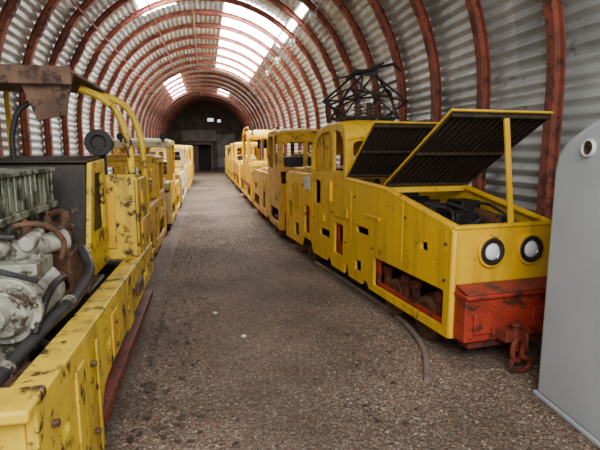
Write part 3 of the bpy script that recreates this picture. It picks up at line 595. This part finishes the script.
g.tube(spl([(-.83, 3.0, 1.15), (-.85, 3.1, 1.22), (-.95, 3.2, 1.2), (-1.03, 3.3, 1.1)]), .025); g.done('gear_casing', BRN, Lc, .01)
g_().box(-1.35, -1.02, 1.85, 2.2, .55, .8).cyl((-1.2, 2.0, .8), (-1.2, 2.0, .9), .08).tube(spl([(-1.2, 2.0, .88), (-1.12, 1.95, .98), (-1.2, 2.2, 1.1), (-1.25, 2.5, 1.05)]), .025).done('filter_housing', GRYG, Lc, .01)
g_().box(-1.0, -.76, 1.95, 2.2, .55, .68).cyl((-.95, 2.08, .68), (-.95, 2.08, .73), .05).done('sump', BRN, Lc, .01)
hs_ = g_().tube(spl([(-.87, 1.78, .6), (-.86, 1.92, .66), (-.82, 2.08, .72), (-.74, 2.3, .8), (-.68, 2.6, .85), (-.67, 2.85, .93), (-.74, 3.0, 1.02)]), .03, 14).done('hose', RUB, Lc, 0)
g_().ring((-.835, 2.04, .705), (.3, 1, .35), .038, .028, .03).done('hose_clamp', ALU, hs_, 0); g_().ring((-.7, 2.5, .835), (.2, 1, .2), .038, .028, .03).done('hose_clamp', ALU, hs_, 0)
g_().tube(spl([(-.8, 1.8, .6), (-.75, 2.0, .66), (-.72, 2.3, .7), (-.7, 2.6, .7), (-.7, 3.4, .7)]), .012).done('pipe', RUST, Lc, 0)
g_().tube(spl([(-1.5, 2.0, .6), (-1.4, 2.1, .95), (-1.25, 2.3, 1.1), (-1.1, 2.45, 1.0)]), .016).done('pipe', RUST, Lc, 0)
g_().box(-1.5, -1.1, 1.7, 1.82, .55, .7).done('bracket', DARK, Lc, .005)
g_().box(-.8, -.7, 3.0, 3.4, .55, .76).done('battery_box', DARK, Lc, .01)
# bonnet cowl in front of the cab, sloping yellow side panel
g = g_().hexa([(-1.5, 3.56, .68), (-.84, 3.56, .68), (-.84, 4.15, .68), (-1.5, 4.15, .68), (-1.5, 3.68, 1.5), (-.84, 3.68, 1.5), (-.84, 4.15, 1.53), (-1.5, 4.15, 1.53)]); cw = g.done('cowl', COWL, Lc, .015)
P = [(3.5, .9), (4.15, .88), (4.15, 1.53), (3.7, 1.51)]; Q = [(3.64, 1.0), (4.06, .99), (4.06, 1.43), (3.77, 1.43)]
g_().plate(P, [Q], .035, 'x', -.82).done('cowl_trim', YELL, cw, .005)
g_().box(-.88, -.82, 3.5, 4.15, .68, .9).done('cowl_trim', YELL, cw, .004)
g_().slab((-1.5, 3.55, .9), (-.84, 3.55, .9), (-.84, 3.54, .68), (-1.5, 3.54, .68), .012).done('cowl_trim', YELL, cw, .004)
g_().slab((-1.5, 3.66, 1.51), (-.83, 3.66, 1.51), (-.83, 4.15, 1.54), (-1.5, 4.15, 1.54), .015).done('cowl_top', COWL, cw, .004)
# cab lower panels
g_().box(-.6, -.565, 4.2, 4.95, .68, 1.36).done('cab_panel', YELL, Lc, .012)
g_().box(-.86, -.57, 4.2, 4.235, .68, 1.4).done('cab_panel', YELL, Lc, .012)
g_().box(-.565, -.545, 4.3, 4.85, .78, 1.0).done('cab_stiffener', YELD, Lc, .006); g_().box(-.565, -.54, 4.35, 4.42, 1.05, 1.25).done('cab_stiffener', YELD, Lc, .006); g_().box(-.83, -.75, 4.18, 4.2, .78, 1.3).done('cab_stiffener', YELD, Lc, .006)
g_().box(-1.74, -1.7, 4.2, 4.95, .68, 1.36).done('cab_panel', YELD, Lc, .008)
g_().box(-1.7, -.6, 4.91, 4.94, .68, 1.3).done('cab_rear_panel', YELD, Lc, .008)
def hoop(y, z, q=0): return g_().tube(spl([(-.61+q, y, .7), (-.61+q, y, 1.4), (-.63+q, y, z-.42), (-.7+q, y, z-.2), (-.8+q, y-.04, z-.09), (-.96, y-.1, z-.02)], 7), .03)
hoop(4.26, 2.1).done('cab_hoop', YELL, Lc, 0); hoop(4.86, 2.13, .03).done('cab_hoop', YELL, Lc, 0)
for y in (3.75, 4.8): g_().box(-1.74, -1.7, y, y+.05, .68, 2.12).done('cab_post', YELD, Lc, .004)
g_().box(-1.85, -.88, 3.62, 4.88, 2.12, 2.14).box(-1.85, -.88, 3.6, 3.63, 2.04, 2.16).done('canopy', RUST, Lc, .004)
g_().hexa([(-1.14, 3.7, 1.8), (-.94, 3.66, 1.84), (-.94, 3.68, 1.84), (-1.14, 3.72, 1.8), (-1.24, 3.66, 2.12), (-.88, 3.66, 2.12), (-.88, 3.69, 2.12), (-1.24, 3.69, 2.12)]).done('canopy_flap', RUST, Lc, .003)
g_().tube(spl([(-1.36, 3.85, 1.5), (-1.36, 3.85, 1.7), (-1.3, 3.85, 1.88), (-1.15, 3.85, 1.98), (-1.0, 3.85, 2.1)]), .02).done('handrail', BLK, Lc, 0)
g_().cyl((-.86, 4.28, 1.66), (-.86, 4.5, 1.66), .085).ring((-.86, 4.24, 1.66), (0, 1, 0), .11, .06, .05).box(-.89, -.83, 4.35, 4.42, 1.36, 1.6).done('air_horn', BLK, Lc, .005)
g_().box(-1.5, -.95, 4.3, 4.8, .56, 1.0).box(-1.5, -.95, 4.7, 4.85, .99, 1.4).done('driver_seat', DARK, Lc, .03, 3)
# ------------------------------------------------------------------ grey cabinet at right edge
Cb = thing('grey_cabinet', 'tall smooth grey cabinet with rounded corners and a round vent at the right edge', 'cabinet', (2.43, 2.0, 0), math.radians(-4))
pr = [(-1.0, .0), (.6, 0), (.6, 1.5), (.575, 1.6), (.5, 1.665), (.35, 1.74), (.15, 1.82), (-.1, 1.87), (-1, 1.9)]
G().plate(pr, [], .92, 'x', .09).done('casing', GREYC, Cb, .045, 5)
G().box(-.38, .56, -1.0, .61, .0, .025).done('base_lip', GREYC, Cb, .005)
vn = G().ring((-.368, .3, 1.61), (-1, 0, .05), .05, .038, .02).done('round_vent', WHITE, Cb, .004)
g = G().cyl((-.368, .3, 1.61), (-.374, .3, 1.61), .039)
for k in range(5): g.box(-.384, -.374, .272, .328, 1.58+k*.014, 1.586+k*.014)
g.done('vent_grille', BRN, vn, .001)
# ------------------------------------------------------------------ light
w = bpy.data.worlds.new('world'); bpy.context.scene.world = w; w.use_nodes = True
w.node_tree.nodes['Background'].inputs[0].default_value = (.86, .92, 1, 1); w.node_tree.nodes['Background'].inputs[1].default_value = 1.3
def area(n, loc, rot, sx, sy, p, c=(1, 1, 1)):
    l = bpy.data.lights.new(n, 'AREA'); l.shape = 'RECTANGLE'; l.size = sx; l.size_y = sy; l.energy = p; l.color = c
    o = bpy.data.objects.new(n, l); C.objects.link(o); o.location = loc; o.rotation_euler = rot; return o
area('daylight_entrance', (.5, -1.4, 3.6), (math.radians(55), 0, 0), 3.6, 2.2, 300, (1, .985, .97))
